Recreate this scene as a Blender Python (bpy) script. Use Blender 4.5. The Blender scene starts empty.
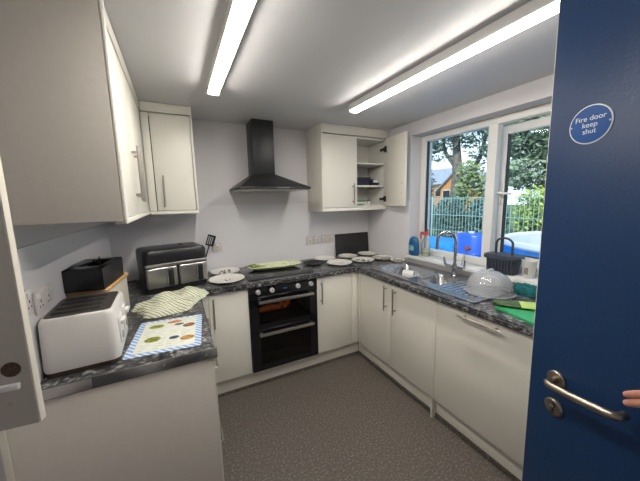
import bpy, bmesh, math, random
from mathutils import Vector, Matrix
random.seed(7)
C = bpy.context.scene.collection
R = math.radians
# ---------------------------------------------------------------- materials
def mat(name, col, rough=0.5, metal=0.0, var=0.06, scale=14.0, bump=0.0, spec=0.5, emit=None, estr=0.0, trans=0.0, coat=0.0, stretch=None):
    m = bpy.data.materials.new(name); m.use_nodes = True
    nt = m.node_tree; b = nt.nodes['Principled BSDF']
    tc = nt.nodes.new('ShaderNodeTexCoord'); n = nt.nodes.new('ShaderNodeTexNoise')
    n.inputs['Scale'].default_value = scale; n.inputs['Detail'].default_value = 4
    src = tc.outputs['Object']
    if stretch:
        mp = nt.nodes.new('ShaderNodeMapping'); mp.inputs['Scale'].default_value = stretch
        nt.links.new(src, mp.inputs['Vector']); src = mp.outputs['Vector']
    nt.links.new(src, n.inputs['Vector'])
    r = nt.nodes.new('ShaderNodeValToRGB')
    r.color_ramp.elements[0].position = 0.3; r.color_ramp.elements[1].position = 0.7
    r.color_ramp.elements[0].color = [max(0, c*(1-var)) for c in col] + [1]
    r.color_ramp.elements[1].color = [min(1, c*(1+var)) for c in col] + [1]
    nt.links.new(n.outputs['Fac'], r.inputs['Fac']); nt.links.new(r.outputs['Color'], b.inputs['Base Color'])
    b.inputs['Roughness'].default_value = rough; b.inputs['Metallic'].default_value = metal
    b.inputs['Specular IOR Level'].default_value = spec
    b.inputs['Coat Weight'].default_value = coat; b.inputs['Transmission Weight'].default_value = trans
    if emit: b.inputs['Emission Color'].default_value = (*emit, 1); b.inputs['Emission Strength'].default_value = estr
    if bump:
        bp = nt.nodes.new('ShaderNodeBump'); bp.inputs['Strength'].default_value = bump; bp.inputs['Distance'].default_value = 0.003
        nt.links.new(n.outputs['Fac'], bp.inputs['Height']); nt.links.new(bp.outputs['Normal'], b.inputs['Normal'])
    return m
def ramp_mat(name, stops, scale, rough, detail=8, distort=0.0, bump=0.0, spec=0.5, scale2=None):
    m = mat(name, (.5, .5, .5), rough, scale=scale, bump=bump, spec=spec); nt = m.node_tree
    n = [x for x in nt.nodes if x.type == 'TEX_NOISE'][0]; n.inputs['Detail'].default_value = detail; n.inputs['Distortion'].default_value = distort
    r = [x for x in nt.nodes if x.type == 'VALTORGB'][0]; cr = r.color_ramp
    while len(cr.elements) < len(stops): cr.elements.new(0.5)
    for e, (p, c) in zip(cr.elements, stops): e.position = p; e.color = (*c, 1)
    return m
def glass_mat(name, tint=(1, 1, 1), ior=1.45, rough=0.0, haze=0.0):
    m = bpy.data.materials.new(name); m.use_nodes = True; nt = m.node_tree; nt.nodes.clear()
    o = nt.nodes.new('ShaderNodeOutputMaterial'); mx = nt.nodes.new('ShaderNodeMixShader')
    t = nt.nodes.new('ShaderNodeBsdfTransparent'); t.inputs['Color'].default_value = (*tint, 1)
    g = nt.nodes.new('ShaderNodeBsdfGlossy'); g.inputs['Roughness'].default_value = rough
    f = nt.nodes.new('ShaderNodeFresnel'); f.inputs['IOR'].default_value = ior
    nt.links.new(f.outputs[0], mx.inputs[0]); nt.links.new(t.outputs[0], mx.inputs[1]); nt.links.new(g.outputs[0], mx.inputs[2])
    last = mx
    if haze:
        d = nt.nodes.new('ShaderNodeBsdfDiffuse'); d.inputs['Color'].default_value = (.9, .92, .95, 1)
        m2 = nt.nodes.new('ShaderNodeMixShader'); m2.inputs[0].default_value = haze
        nt.links.new(mx.outputs[0], m2.inputs[1]); nt.links.new(d.outputs[0], m2.inputs[2]); last = m2
    nt.links.new(last.outputs[0], o.inputs['Surface']); return m
def stripe_mat(name, c1, c2, scale, rough=0.9, axis='X', width=0.5, distort=1.5):
    m = mat(name, c1, rough, bump=0.3, scale=60); nt = m.node_tree; b = nt.nodes['Principled BSDF']
    tc = [x for x in nt.nodes if x.type == 'TEX_COORD'][0]
    w = nt.nodes.new('ShaderNodeTexWave'); w.bands_direction = axis; w.inputs['Scale'].default_value = scale
    w.inputs['Distortion'].default_value = distort
    r = nt.nodes.new('ShaderNodeValToRGB'); r.color_ramp.interpolation = 'LINEAR'
    r.color_ramp.elements[0].position = width; r.color_ramp.elements[1].position = min(1, width+.15)
    r.color_ramp.elements[0].color = (*c1, 1); r.color_ramp.elements[1].color = (*c2, 1)
    nt.links.new(tc.outputs['Object'], w.inputs['Vector']); nt.links.new(w.outputs['Fac'], r.inputs['Fac']); nt.links.new(r.outputs['Color'], b.inputs['Base Color'])
    return m
M = {}
M['wall'] = mat('wall_paint', (.60, .58, .60), .75, var=.015, scale=3, bump=.05)
M['ceiling'] = mat('ceiling_paint', (.60, .595, .61), .5, var=.012, scale=3, bump=.04)
M['splash'] = mat('splash_gloss', (.70, .685, .715), .16, var=.012, scale=2)
M['floor'] = ramp_mat('vinyl_floor', [(0, (.045, .038, .032)), (.38, (.078, .066, .057)), (.52, (.098, .082, .070)), (.70, (.19, .165, .147))], 85, .62, detail=3, bump=.1)
M['unit'] = mat('cream_unit', (.74, .715, .65), .38, var=.012, scale=5)
M['carcass'] = mat('white_carcass', (.68, .67, .63), .45, var=.012, scale=5)
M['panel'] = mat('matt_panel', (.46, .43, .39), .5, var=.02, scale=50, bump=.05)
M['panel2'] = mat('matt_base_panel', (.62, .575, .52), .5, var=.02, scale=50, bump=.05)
M['top'] = ramp_mat('marbled_worktop', [(0, (.010, .010, .011)), (.42, (.022, .022, .024)), (.52, (.065, .065, .067)), (.60, (.18, .18, .18)), (.72, (.50, .49, .48))], 26, .33, detail=10, distort=1.6, spec=.35)
M['strip'] = ramp_mat('worn_metal_strip', [(0, (.03, .03, .032)), (.45, (.07, .07, .072)), (.6, (.22, .215, .21)), (.8, (.5, .49, .47))], 4, .3, detail=3)
M['steel'] = mat('brushed_steel', (.50, .49, .47), .28, 1, var=.08, scale=40, stretch=(1, 1, 30))
M['handle'] = mat('satin_handle', (.40, .37, .33), .34, 1, var=.05, scale=40)
M['sink'] = mat('sink_steel', (.52, .53, .55), .24, 1, var=.08, scale=30)
M['chrome'] = mat('chrome', (.48, .49, .51), .16, 1, var=.03)
M['black'] = mat('black_plastic', (.012, .012, .014), .3, var=.2, scale=30)
M['blackmat'] = mat('black_matt', (.014, .014, .016), .6, var=.2, scale=30)
M['blackglass'] = mat('black_glass', (.006, .006, .008), .08, var=.1)
M['hoodm'] = mat('black_hood_enamel', (.010, .010, .012), .42, var=.1)
M['filter'] = mat('hood_filter', (.50, .50, .49), .5, .2, var=.1, scale=80)
M['white'] = mat('white_plastic', (.72, .71, .70), .35, var=.015)
M['plateplastic'] = mat('socket_plastic', (.60, .55, .53), .4, var=.02)
M['knob'] = mat('silver_knob', (.55, .55, .54), .3, .3, var=.04)
M['upvc'] = mat('upvc', (.70, .70, .69), .3, var=.01)
M['gasket'] = mat('gasket', (.02, .02, .022), .6, var=.1)
M['plate'] = mat('glazed_plate', (.74, .72, .67), .22, var=.03, scale=20)
M['green_tray'] = mat('pale_green_tray', (.62, .66, .42), .4, var=.12, scale=18)
M['crumb'] = mat('crumb', (.32, .22, .10), .9, var=.4, scale=50)
M['darkfood'] = mat('dark_leftovers', (.12, .10, .10), .8, var=.4, scale=60)
M['olive'] = mat('olive_leaf', (.20, .24, .06), .7, var=.3, scale=30)
M['toaster'] = mat('toaster_white', (.64, .62, .60), .35, var=.015, scale=9)
M['slot'] = mat('slot_dark', (.010, .009, .009), .7, var=.3, scale=60)
M['grille'] = mat('toaster_grille', (.07, .062, .058), .45, .4, var=.2, scale=60)
M['brownbase'] = mat('toaster_base', (.045, .026, .018), .5, var=.2)
M['bamboo'] = mat('bamboo', (.50, .30, .12), .45, var=.2, scale=12, stretch=(1, 8, 1))
M['cream'] = mat('cream_tin', (.58, .54, .47), .45, var=.03)
M['towel'] = stripe_mat('striped_towel', (.66, .66, .54), (.22, .26, .14), 24, axis='DIAGONAL', width=.72, distort=2.5)
M['paper'] = mat('chart_paper', (.74, .76, .68), .25, var=.03, scale=60)
M['chartblue'] = stripe_mat('chart_border', (.22, .36, .62), (.66, .74, .84), 22, .3, axis='DIAGONAL', width=.55, distort=.0)
M['ink'] = mat('grey_print', (.42, .46, .42), .4, var=.3, scale=90)
for n, c in dict(f_green=(.22, .26, .03), f_orange=(.55, .19, .05), f_brown=(.27, .11, .04), f_blue=(.06, .08, .13), f_tan=(.48, .26, .08)).items(): M[n] = mat('print_'+n, c, .35, var=.5, scale=70)
M['bluedoor'] = mat('navy_door', (.008, .034, .105), .38, var=.10, scale=120, bump=.25, spec=.3)
M['signblue'] = mat('sign_blue', (.010, .075, .28), .4, var=.03, spec=.25)
M['signwhite'] = mat('sign_white', (.72, .76, .80), .4, var=.02)
M['aged'] = mat('aged_satin_steel', (.36, .31, .26), .30, 1, var=.08, scale=60)
M['skin'] = mat('skin', (.52, .24, .18), .5, var=.12, scale=40)
M['nail'] = mat('nail', (.62, .36, .30), .3, var=.05)
M['sleeve'] = mat('dark_sleeve', (.03, .03, .04), .9, var=.2)
M['tube'] = mat('led_diffuser', (.9, .9, .9), .4, emit=(1.0, .95, .86), estr=67)
M['bluebottle'] = mat('blue_bottle', (.010, .085, .22), .3, var=.1, scale=20)
M['label'] = mat('bottle_label', (.20, .42, .50), .4, var=.5, scale=50)
M['red'] = mat('red_trigger', (.45, .06, .06), .4, var=.05)
M['liquid'] = glass_mat('clear_plastic', (.86, .91, .86), 1.35, .15, .18)
M['liq2'] = mat('pale_liquid', (.55, .62, .30), .3, var=.05)
M['dome'] = glass_mat('frosted_dome', (.97, .98, 1), 1.42, .12, .20)
M['caddy'] = mat('slate_plastic', (.035, .045, .065), .5, var=.1, scale=30)
M['teal'] = mat('teal_cloth', (.006, .11, .12), .95, var=.35, scale=80, bump=.8)
M['gboard'] = mat('green_board', (.035, .32, .12), .45, var=.06, scale=30)
M['lgreen'] = mat('lime_silicone', (.42, .55, .13), .5, var=.06)
M['dgreen'] = mat('dark_olive_end', (.05, .09, .025), .6, var=.4, scale=70)
M['cup'] = mat('white_cup', (.68, .68, .66), .35, var=.03)
M['pink'] = mat('pink_brush', (.30, .12, .15), .8, var=.2, scale=60)
M['clearcup'] = glass_mat('clear_cup', (.9, .92, .95), 1.45, .05, .1)
M['glass'] = glass_mat('window_pane', (.93, .97, .97), 1.12)
M['ovenglass'] = glass_mat('oven_pane', (.30, .27, .25), 1.5)
M['cavity'] = mat('oven_cavity', (.02, .016, .013), .5, var=.2)
M['food'] = mat('glowing_food', (.50, .17, .05), .7, var=.5, scale=60, emit=(1.0, .30, .07), estr=.55)  # emission puts the warm oven glow into the food colour
M['rack'] = mat('oven_rack', (.25, .22, .2), .3, 1)
M['box_green'] = mat('green_carton', (.13, .27, .17), .6, var=.2)
M['navy'] = mat('navy_tub', (.015, .02, .05), .4, var=.3, scale=60)
M['hole'] = mat('chipboard_hole', (.07, .045, .028), .9, var=.5, scale=200)
M['edge'] = mat('pale_edging', (.74, .70, .61), .45, var=.02)
M['grout'] = mat('dark_gap', (.03, .03, .03), .9)
# outside
M['grass'] = mat('ground_outside', (.12, .17, .07), .95, var=.35, scale=3)
M['bark'] = mat('bark', (.20, .18, .15), .95, var=.4, scale=6, bump=.6)
M['leafA'] = mat('leaf_grey_green', (.20, .29, .21), .6, var=.5, scale=2)
M['leafD'] = mat('leaf_silver', (.30, .38, .25), .6, var=.5, scale=2)
M['leafB'] = mat('leaf_olive', (.24, .31, .13), .6, var=.5, scale=2)
M['leafC'] = mat('leaf_lime', (.36, .46, .10), .6, var=.45, scale=2)
M['hedge'] = mat('hedge_leaf', (.11, .20, .18), .7, var=.5, scale=3)
M['fence'] = mat('green_fence', (.36, .54, .50), .5, var=.06)
M['brick'] = mat('brick', (.72, .34, .15), .9, var=.25, scale=6)
M['slate'] = mat('slate_roof', (.34, .37, .42), .8, var=.15, scale=3)
M['tarp'] = mat('blue_tarp', (.015, .22, .62), .35, var=.25, scale=4)
M['cobalt'] = mat('cobalt_plastic', (.015, .10, .55), .35, var=.12, scale=4)
M['poolwhite'] = mat('pool_white', (.62, .65, .68), .5, var=.06, scale=4)
M['stand'] = mat('tan_post', (.45, .38, .26), .8, var=.1)
# ---------------------------------------------------------------- builders
class B:
    def __init__(s): s.bm = bmesh.new()
    def _add(s, t, mtx=None):
        if mtx is not None: bmesh.ops.transform(t, matrix=mtx, verts=t.verts)
        me = bpy.data.meshes.new('t'); t.to_mesh(me); t.free(); s.bm.from_mesh(me); bpy.data.meshes.remove(me)
        return s
    def box(s, x0, x1, y0, y1, z0, z1, bev=0.0, seg=2, mtx=None, axis=None):
        t = bmesh.new(); bmesh.ops.create_cube(t, size=1)
        for v in t.verts: v.co = Vector(((x0+x1)/2+v.co.x*(x1-x0), (y0+y1)/2+v.co.y*(y1-y0), (z0+z1)/2+v.co.z*(z1-z0)))
        if bev:
            e = t.edges[:]
            if axis is not None: e = [k for k in e if abs((k.verts[0].co-k.verts[1].co).normalized()[axis]) > .9]
            bmesh.ops.bevel(t, geom=e, offset=bev, segments=seg, profile=.5, affect='EDGES')
        return s._add(t, mtx)
    def cyl(s, p0, p1, r0, r1=None, n=20, cap=True):
        p0, p1 = Vector(p0), Vector(p1); r1 = r0 if r1 is None else r1
        t = bmesh.new(); d = p1-p0
        bmesh.ops.create_cone(t, cap_ends=cap, segments=n, radius1=r0, radius2=r1, depth=d.length)
        return s._add(t, Matrix.Translation((p0+p1)/2) @ d.to_track_quat('Z', 'Y').to_matrix().to_4x4())
    def tube(s, pts, r, n=10):
        pts = [Vector(p) for p in pts]; rs = r if isinstance(r, (list, tuple)) else [r]*len(pts)
        t = bmesh.new(); rings = []; up = None
        for i, p in enumerate(pts):
            d = (pts[min(i+1, len(pts)-1)]-pts[max(i-1, 0)]).normalized()
            if up is None: up = d.orthogonal().normalized()
            up = (up - d*up.dot(d)).normalized(); w = d.cross(up)
            rings.append([t.verts.new(p+(up*math.cos(2*math.pi*k/n)+w*math.sin(2*math.pi*k/n))*rs[i]) for k in range(n)])
        for a, b in zip(rings, rings[1:]):
            for k in range(n): t.faces.new((a[k], a[(k+1) % n], b[(k+1) % n], b[k]))
        t.faces.new(rings[0][::-1]); t.faces.new(rings[-1])
        return s._add(t)
    def lathe(s, prof, c=(0, 0, 0), n=32, sx=1, sy=1, mtx=None):
        t = bmesh.new(); rings = []
        for r, z in prof:
            if r < 1e-5: rings.append([t.verts.new((c[0], c[1], c[2]+z))])
            else: rings.append([t.verts.new((c[0]+r*sx*math.cos(2*math.pi*k/n), c[1]+r*sy*math.sin(2*math.pi*k/n), c[2]+z)) for k in range(n)])
        for a, b in zip(rings, rings[1:]):
            for k in range(n):
                q = []
                for v in (a[k % len(a)], a[(k+1) % len(a)], b[(k+1) % len(b)], b[k % len(b)]):
                    if v not in q: q.append(v)
                if len(q) > 2: t.faces.new(q)
        return s._add(t, mtx)
    def prism(s, poly, z0, z1, bev=0, mtx=None):
        t = bmesh.new(); a = [t.verts.new((x, y, z0)) for x, y in poly]; b = [t.verts.new((x, y, z1)) for x, y in poly]
        t.faces.new(a[::-1]); t.faces.new(b); n = len(poly)
        for i in range(n): t.faces.new((a[i], a[(i+1) % n], b[(i+1) % n], b[i]))
        bmesh.ops.recalc_face_normals(t, faces=t.faces)
        if bev: bmesh.ops.bevel(t, geom=t.edges[:], offset=bev, segments=2, affect='EDGES')
        return s._add(t, mtx)
    def faces(s, vs, fs, mtx=None):
        t = bmesh.new(); v = [t.verts.new(p) for p in vs]
        for f in fs: t.faces.new([v[i] for i in f])
        bmesh.ops.recalc_face_normals(t, faces=t.faces)
        return s._add(t, mtx)
    def build(s, name, m, parent=None, local=False, smooth=True, ang=35):
        me = bpy.data.meshes.new(name)
        if parent is not None and not local:
            o = parent
            off = Vector((0, 0, 0))
            while o: off += o.location; o = o.parent
            bmesh.ops.translate(s.bm, verts=s.bm.verts, vec=-off)
        bmesh.ops.recalc_face_normals(s.bm, faces=s.bm.faces)
        s.bm.to_mesh(me); s.bm.free()
        me.materials.append(M[m] if isinstance(m, str) else m)
        if smooth:
            for p in me.polygons: p.use_smooth = True
            me.set_sharp_from_angle(angle=R(ang))
        ob = bpy.data.objects.new(name, me); C.objects.link(ob)
        if parent is not None: ob.parent = parent
        return ob
def tag(o, label=None, cat=None, group=None, kind=None):
    if label: o['label'] = label
    if cat: o['category'] = cat
    if group: o['group'] = group
    if kind: o['kind'] = kind
    return o
def thing(name, label, cat, loc=(0, 0, 0), rz=0, group=None, kind=None):
    o = bpy.data.objects.new(name, None); C.objects.link(o); o.location = loc; o.rotation_euler = (0, 0, rz); o.empty_display_size = .05
    return tag(o, label, cat, group, kind)
def one(b, name, m, label, cat, group=None, origin=None, **k):
    if origin is not None: bmesh.ops.translate(b.bm, verts=b.bm.verts, vec=-Vector(origin))
    o = b.build(name, m, **k)
    if origin is not None: o.location = origin
    return tag(o, label, cat, group)
def struct(name, b, m, parent=None, **k):
    o = b.build(name, m, parent, **k)
    if parent is None: o['kind'] = 'structure'
    return o
def copy_tree(o, parent=None):
    c = o.copy(); C.objects.link(c)
    if parent is not None: c.parent = parent
    for ch in [k for k in bpy.data.objects if k.parent == o]: copy_tree(ch, c)
    return c
W, H = 2.549, 2.255
# ---------------------------------------------------------------- the room
struct('floor', B().box(-.30, 2.83, -3.3, .2, -.1, 0), 'floor')
struct('ceiling', B().box(-.30, 2.83, -3.3, .2, H, H+.12), 'ceiling')
struct('wall_back', B().box(-.30, 2.83, 0, .2, 0, H), 'wall')
struct('wall_left', B().box(-.30, 0, -1.475, 0, 0, H).box(-.30, -.14, -3.3, -1.475, 0, H), 'wall')
Y0, Y1, Z0, Z1 = -2.02, -.668, .965, 2.135          # window opening
struct('wall_right', B().box(W, 2.83, Y1, 0, 0, H).box(W, 2.83, -3.3, Y0, 0, H).box(W, 2.83, Y0, Y1, 0, Z0).box(W, 2.83, Y0, Y1, Z1, H), 'wall')
struct('wall_front', B().box(-.14, .44, -3.3, -3.14, 0, H).box(1.335, W, -3.3, -3.14, 0, H).box(.44, 1.335, -3.3, -3.14, 2.17, H).box(.40, 1.40, -3.36, -3.3, 0, 2.2), 'wall')  # last box: unseen plate added behind the doorway against light leaks
struct('trim_1', B().box(.44, .47, -3.3, -3.12, 0, 2.17).box(1.302, 1.335, -3.3, -3.12, 0, 2.17).box(.44, 1.335, -3.3, -3.12, 2.155, 2.185), 'white')
# gloss splashback sheets
struct('trim_2', B().box(0.0, W, -.006, 0, .91, 1.517), 'splash')
struct('trim_3', B().box(0, .006, -1.475, -.006, .91, 1.40), 'splash')
struct('trim_4', B().box(W-.006, W, -.668, -.006, .91, 1.525), 'splash')
# dark coved vinyl upstand along the plinths
struct('trim_5', B().box(.53, 2.028, -.546, -.534, 0, .022).box(2.018, 2.030, -2.67, -.546, 0, .026), 'floor')
# window sill
struct('trim_6', B().box(2.512, 2.69, -2.02, -.655, .958, .99, .006), 'upvc')
# window
wn = thing('window_1', None, None, (2.71, Y1, .99)); wn['kind'] = 'structure'
fx0, fx1 = 2.68, 2.745
f = B().box(fx0, fx1, Y1-.055, Y1, .9905, Z1, .004).box(fx0, fx1, Y0, Y0+.055, .9905, Z1, .004).box(fx0+.001, fx1-.001, Y0+.05, Y1-.05, .991, 1.045, .004).box(fx0+.001, fx1-.001, Y0+.05, Y1-.05, Z1-.055, Z1, .004)
f.box(fx0, fx1-.002, -1.405, -1.335, 1.043, Z1-.053)
f.build('window_frame', 'upvc', wn)
B().box(2.70, 2.73, Y1-.062, Y1-.054, 1.046, 2.079).build('gasket', 'gasket', wn)
B().box(2.712, 2.718, -1.338, Y1-.05, 1.04, 2.085).build('pane', 'glass', wn)
# open casement, hinged at its far side, swung outwards
sa = thing('casement_sash', None, None, (.035, Y0+.05-Y1, 0.05)); sa.parent = wn; sa.rotation_euler = (0, 0, R(-4.5))
L = .600; hz = 1.03
s = B().box(-.02, .012, L-.062, L, 0, hz, .004).box(-.02, .012, 0, .062, 0, hz, .004).box(-.019, .011, .058, L-.058, .001, .062, .004).box(-.019, .011, .058, L-.058, hz-.062, hz-.001, .004)
s.build('sash_frame', 'upvc', sa, local=True)
B().box(-.0205, .0115, L-.069, L-.0615, .063, hz-.063).box(-.0205, .0115, .063, L-.07, .0625, .067).build('gasket', 'gasket', sa, local=True)
B().box(-.004, .002, .058, L-.058, .058, hz-.058).build('pane', 'glass', sa, local=True)
B().box(-.035, -.02, L-.045, L-.018, .44, .56, .004).tube([(-.028, L-.03, .53), (-.055, L-.03, .53), (-.062, L-.04, .53), (-.062, L-.14, .525)], .009).build('window_handle', 'upvc', sa, local=True)
# ---------------------------------------------------------------- helpers for kitchen units
def bar_handle(p0, p1, out, r=.006, stand=.035, name='handle', parent=None, m='handle'):
    p0, p1, out = Vector(p0), Vector(p1), Vector(out); d = (p1-p0).normalized(); b = B()
    b.cyl(p0+out*stand, p1+out*stand, r, n=12)
    for q in (p0+d*.03, p1-d*.03): b.cyl(q, q+out*stand, r*.8, n=10)
    return b.build(name, m, parent)
# ---- left wall unit
FX = .322
u = thing('wall_cabinet', 'cream wall cabinet on left wall with two bar handles side by side', 'cabinet', (0, -.9, 1.465))
B().box(.003, FX-.02, -1.475, -.003, 1.485, 2.18).build('carcass', 'carcass', u)
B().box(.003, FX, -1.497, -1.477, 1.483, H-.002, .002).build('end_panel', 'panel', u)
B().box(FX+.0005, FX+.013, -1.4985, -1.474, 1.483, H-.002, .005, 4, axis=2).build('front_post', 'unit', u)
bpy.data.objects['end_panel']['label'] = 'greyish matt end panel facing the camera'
d1 = B().box(FX-.02, FX, -1.472, -.992, 1.492, 2.182, .002).build('door', 'unit', u)
d2 = B().box(FX-.02, FX, -.988, -.425, 1.492, 2.182, .002).build('door', 'unit', u)
bar_handle((FX, -1.03, 1.56), (FX, -1.03, 1.83), (1, 0, 0), parent=d1, stand=.028, r=.0075); bar_handle((FX, -.95, 1.555), (FX, -.95, 1.82), (1, 0, 0), parent=d2, stand=.028, r=.0075)
B().box(FX-.02, FX, -.423, -.345, 1.492, 2.182, .002).build('corner_post', 'unit', u)
B().box(FX-.03, FX+.006, -1.473, -.335, 1.470, 1.490, .003).build('light_pelmet', 'unit', u)
B().box(FX-.03, FX+.004, -1.473, -.335, 2.188, H-.002, .003).build('cornice', 'unit', u)
# ---- corner wall unit on back wall
u = thing('wall_cabinet', 'narrow cream wall cabinet in back left corner with one handle', 'cabinet', (.5, 0, 1.46))
B().box(FX+.002, .652, -.312, -.007, 1.52, 2.18).box(FX+.002, .652, -.312, -.007, 1.485, 1.52).build('carcass', 'carcass', u)
B().box(.64, .656, -.338, -.007, 1.46, H-.002, .003).build('end_panel', 'unit', u)
B().box(FX+.002, .372, -.333, -.313, 1.49, 2.185, .002).build('corner_post', 'unit', u)
d = B().box(.378, .637, -.333, -.313, 1.492, 2.184, .002).build('door', 'unit', u)
bar_handle((.428, -.333, 1.515), (.432, -.333, 1.745), (0, -1, 0), parent=d)
B().box(FX+.008, .652, -.339, -.305, 1.462, 1.486, .003).build('light_pelmet', 'unit', u)
B().box(FX+.006, .656, -.341, -.305, 2.190, H-.002, .003).build('cornice', 'unit', u)
B().box(.372, .378, -.318, -.314, 1.49, 2.165).build('gap', 'grout', u)
# ---- right wall unit with one door standing open
u = thing('wall_cabinet', 'cream wall cabinet right of hood with right door standing open', 'cabinet', (2.15, 0, 1.43))
cb = B().box(1.768, 1.786, -.312, -.007, 1.465, 2.2).box(2.525, W-.007, -.312, -.007, 1.465, 2.2).box(1.768, W-.007, -.312, -.007, 1.465, 1.483).box(1.768, W-.007, -.312, -.007, 2.15, 2.168).box(1.768, W-.007, -.016, -.007, 1.465, 2.2).box(2.15, 2.166, -.312, -.007, 1.465, 2.2)
cb.build('carcass', 'carcass', u)
B().box(1.752, 1.768, -.336, -.007, 1.432, H-.002, .002).build('end_panel', 'unit', u)
for z in (1.69, 1.92): B().box(2.166, 2.525, -.305, -.016, z-.017, z, .001).build('shelf', 'carcass', u)
d = B().box(1.771, 2.155, -.333, -.313, 1.472, 2.16, .002).build('door', 'unit', u)
bar_handle((2.10, -.333, 1.495), (2.10, -.333, 1.705), (0, -1, 0), parent=d)
B().box(1.768, W-.003, -.339, -.30, 1.433, 1.464, .003).build('light_pelmet', 'unit', u)
B().box(1.768, W-.003, -.340, -.30, 2.172, H-.002, .003).build('cornice', 'unit', u)
od = thing('door', None, None, (2.53-2.15, -.325, 1.475-1.43), R(-90-9)); od.parent = u
B().box(.0, .378, -.02, 0, -.002, .69, .002).build('door_panel', 'unit', od, local=True)
for z in (.07, .585):
    B().box(.012, .05, -.034, -.0205, z-.03, z+.03, .004).cyl((.03, -.02, z), (.03, -.030, z), .018).box(-.045, .03, -.05, -.030, z-.013, z+.013, .004).build('hinge', 'blackmat', od, local=True)
for z in (.12, .22): B().cyl((.33, -.022, z), (.33, -.02, z), .004).build('screw_hole', 'grout', od, local=True)
# ---- cooker hood
u = thing('cooker_hood', 'black chimney cooker hood over the hob on back wall', 'cooker hood', (1.22, 0, 1.64))
B().box(1.137, 1.328, -.225, -.007, 1.775, H-.002, .003).build('chimney', 'hoodm', u)
x0, x1, yf = .955, 1.562, -.475
B().faces([(x0, yf, 1.662), (x1, yf, 1.662), (x1, -.007, 1.662), (x0, -.007, 1.662), (1.135, -.228, 1.785), (1.331, -.228, 1.785), (1.331, -.007, 1.785), (1.135, -.007, 1.785)],
          [(0, 1, 5, 4), (1, 2, 6, 5), (2, 3, 7, 6), (3, 0, 4, 7), (4, 5, 6, 7), (0, 3, 2, 1)]).build('canopy', 'hoodm', u)
B().box(x0-.004, x1+.004, yf-.006, -.007, 1.646, 1.662, .003).build('rim', 'hoodm', u)
for a in (0, 1): B().box(x0+.012+a*.294, x0+.301+a*.294, yf+.012, -.02, 1.636, 1.6465, .003).build('grease_filter', 'filter', u)
for k in range(5): B().cyl((1.262+k*.022, yf-.012, 1.6545), (1.262+k*.022, yf-.004, 1.6545), .005, n=10).build('button', 'steel', u)
# ---------------------------------------------------------------- base units
ZB, ZT = .15, .869
# left run: drawer unit with end panel
u = thing('base_cabinet', 'base drawer unit on left with plain matt end panel facing camera', 'cabinet', (.3, -1.2, 0))
B().box(.003, .56, -1.472, -.99, ZB, ZT).build('carcass', 'carcass', u)
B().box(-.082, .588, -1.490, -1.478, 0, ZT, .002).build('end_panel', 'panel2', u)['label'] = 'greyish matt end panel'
B().box(.588, .594, -1.491, -1.477, 0, ZT).build('edging', 'edge', u)
B().box(-.098, -.082, -1.497, -1.477, 0, ZT).build('edging', 'edge', u)
for z0, z1, zh in ((ZB, .48, .30), (.484, ZT-.005, .72)):
    d = B().box(.561, .58, -1.474, -.992, z0, z1, .002).build('drawer', 'unit', u)
    B().tube([(.58, -1.33, zh), (.61, -1.33, zh), (.618, -1.32, zh), (.618, -1.13, zh), (.61, -1.12, zh), (.58, -1.12, zh)], .006).build('handle', 'handle', d)
u = thing('base_cabinet', 'base corner cupboard under the left worktop beside the air fryer end', 'cabinet', (.3, -.6, 0))
B().box(.003, .56, -.986, -.007, ZB, ZT).build('carcass', 'carcass', u)
d = B().box(.561, .58, -.986, -.64, ZB, ZT-.005, .002).build('door', 'unit', u)
bar_handle((.58, -.94, .62), (.58, -.94, .83), (1, 0, 0), parent=d)
# back run left
u = thing('base_cabinet', 'narrow cream base cupboard left of the double oven', 'cabinet', (.78, -.3, 0))
B().box(.582, .944, -.56, -.007, ZB, ZT).build('carcass', 'carcass', u)
B().box(.582, .652, -.58, -.561, ZB, ZT-.003, .002).build('corner_post', 'unit', u)
d = B().box(.655, .947, -.58, -.561, ZB, ZT-.003, .002).build('door', 'unit', u)
bar_handle((.683, -.58, .605), (.683, -.58, .835), (0, -1, 0), parent=d)
# double oven
u = thing('double_oven', 'black built-under double oven with four silver knobs', 'oven', (1.25, -.3, 0))
ox0, ox1 = .951, 1.548
hb = B().box(ox0, ox1, -.40, -.02, ZB, ZT)
hb.box(ox0, ox0+.06, -.575, -.40, ZB, ZT).box(ox1-.06, ox1, -.575, -.40, ZB, ZT).box(ox0, ox1, -.575, -.40, ZB, .19).box(ox0, ox1, -.575, -.40, .485, .53).box(ox0, ox1, -.575, -.40, .745, ZT)
hb.build('housing', 'cavity', u)
cp = B().box(ox0, ox1, -.594, -.576, .762, ZT-.002, .002).build('control_panel', 'blackglass', u)
for x in (1.022, 1.137, 1.365, 1.487):
    k = B().lathe([(0, .022), (.015, .022), (.018, .018), (.019, .004), (.021, 0), (0, 0)], mtx=Matrix.Translation((x, -.594, .828)) @ Matrix.Rotation(R(90), 4, 'X'), n=20).build('knob', 'knob', cp)
    B().box(x-.0015, x+.0015, -.618, -.614, .826, .842).build('pointer', 'grout', k)
B().box(1.235, 1.268, -.596, -.594, .822, .834).build('display', mat('clock_display', (.02, .05, .12), .2, emit=(.1, .3, .7), estr=.12), cp)
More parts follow.
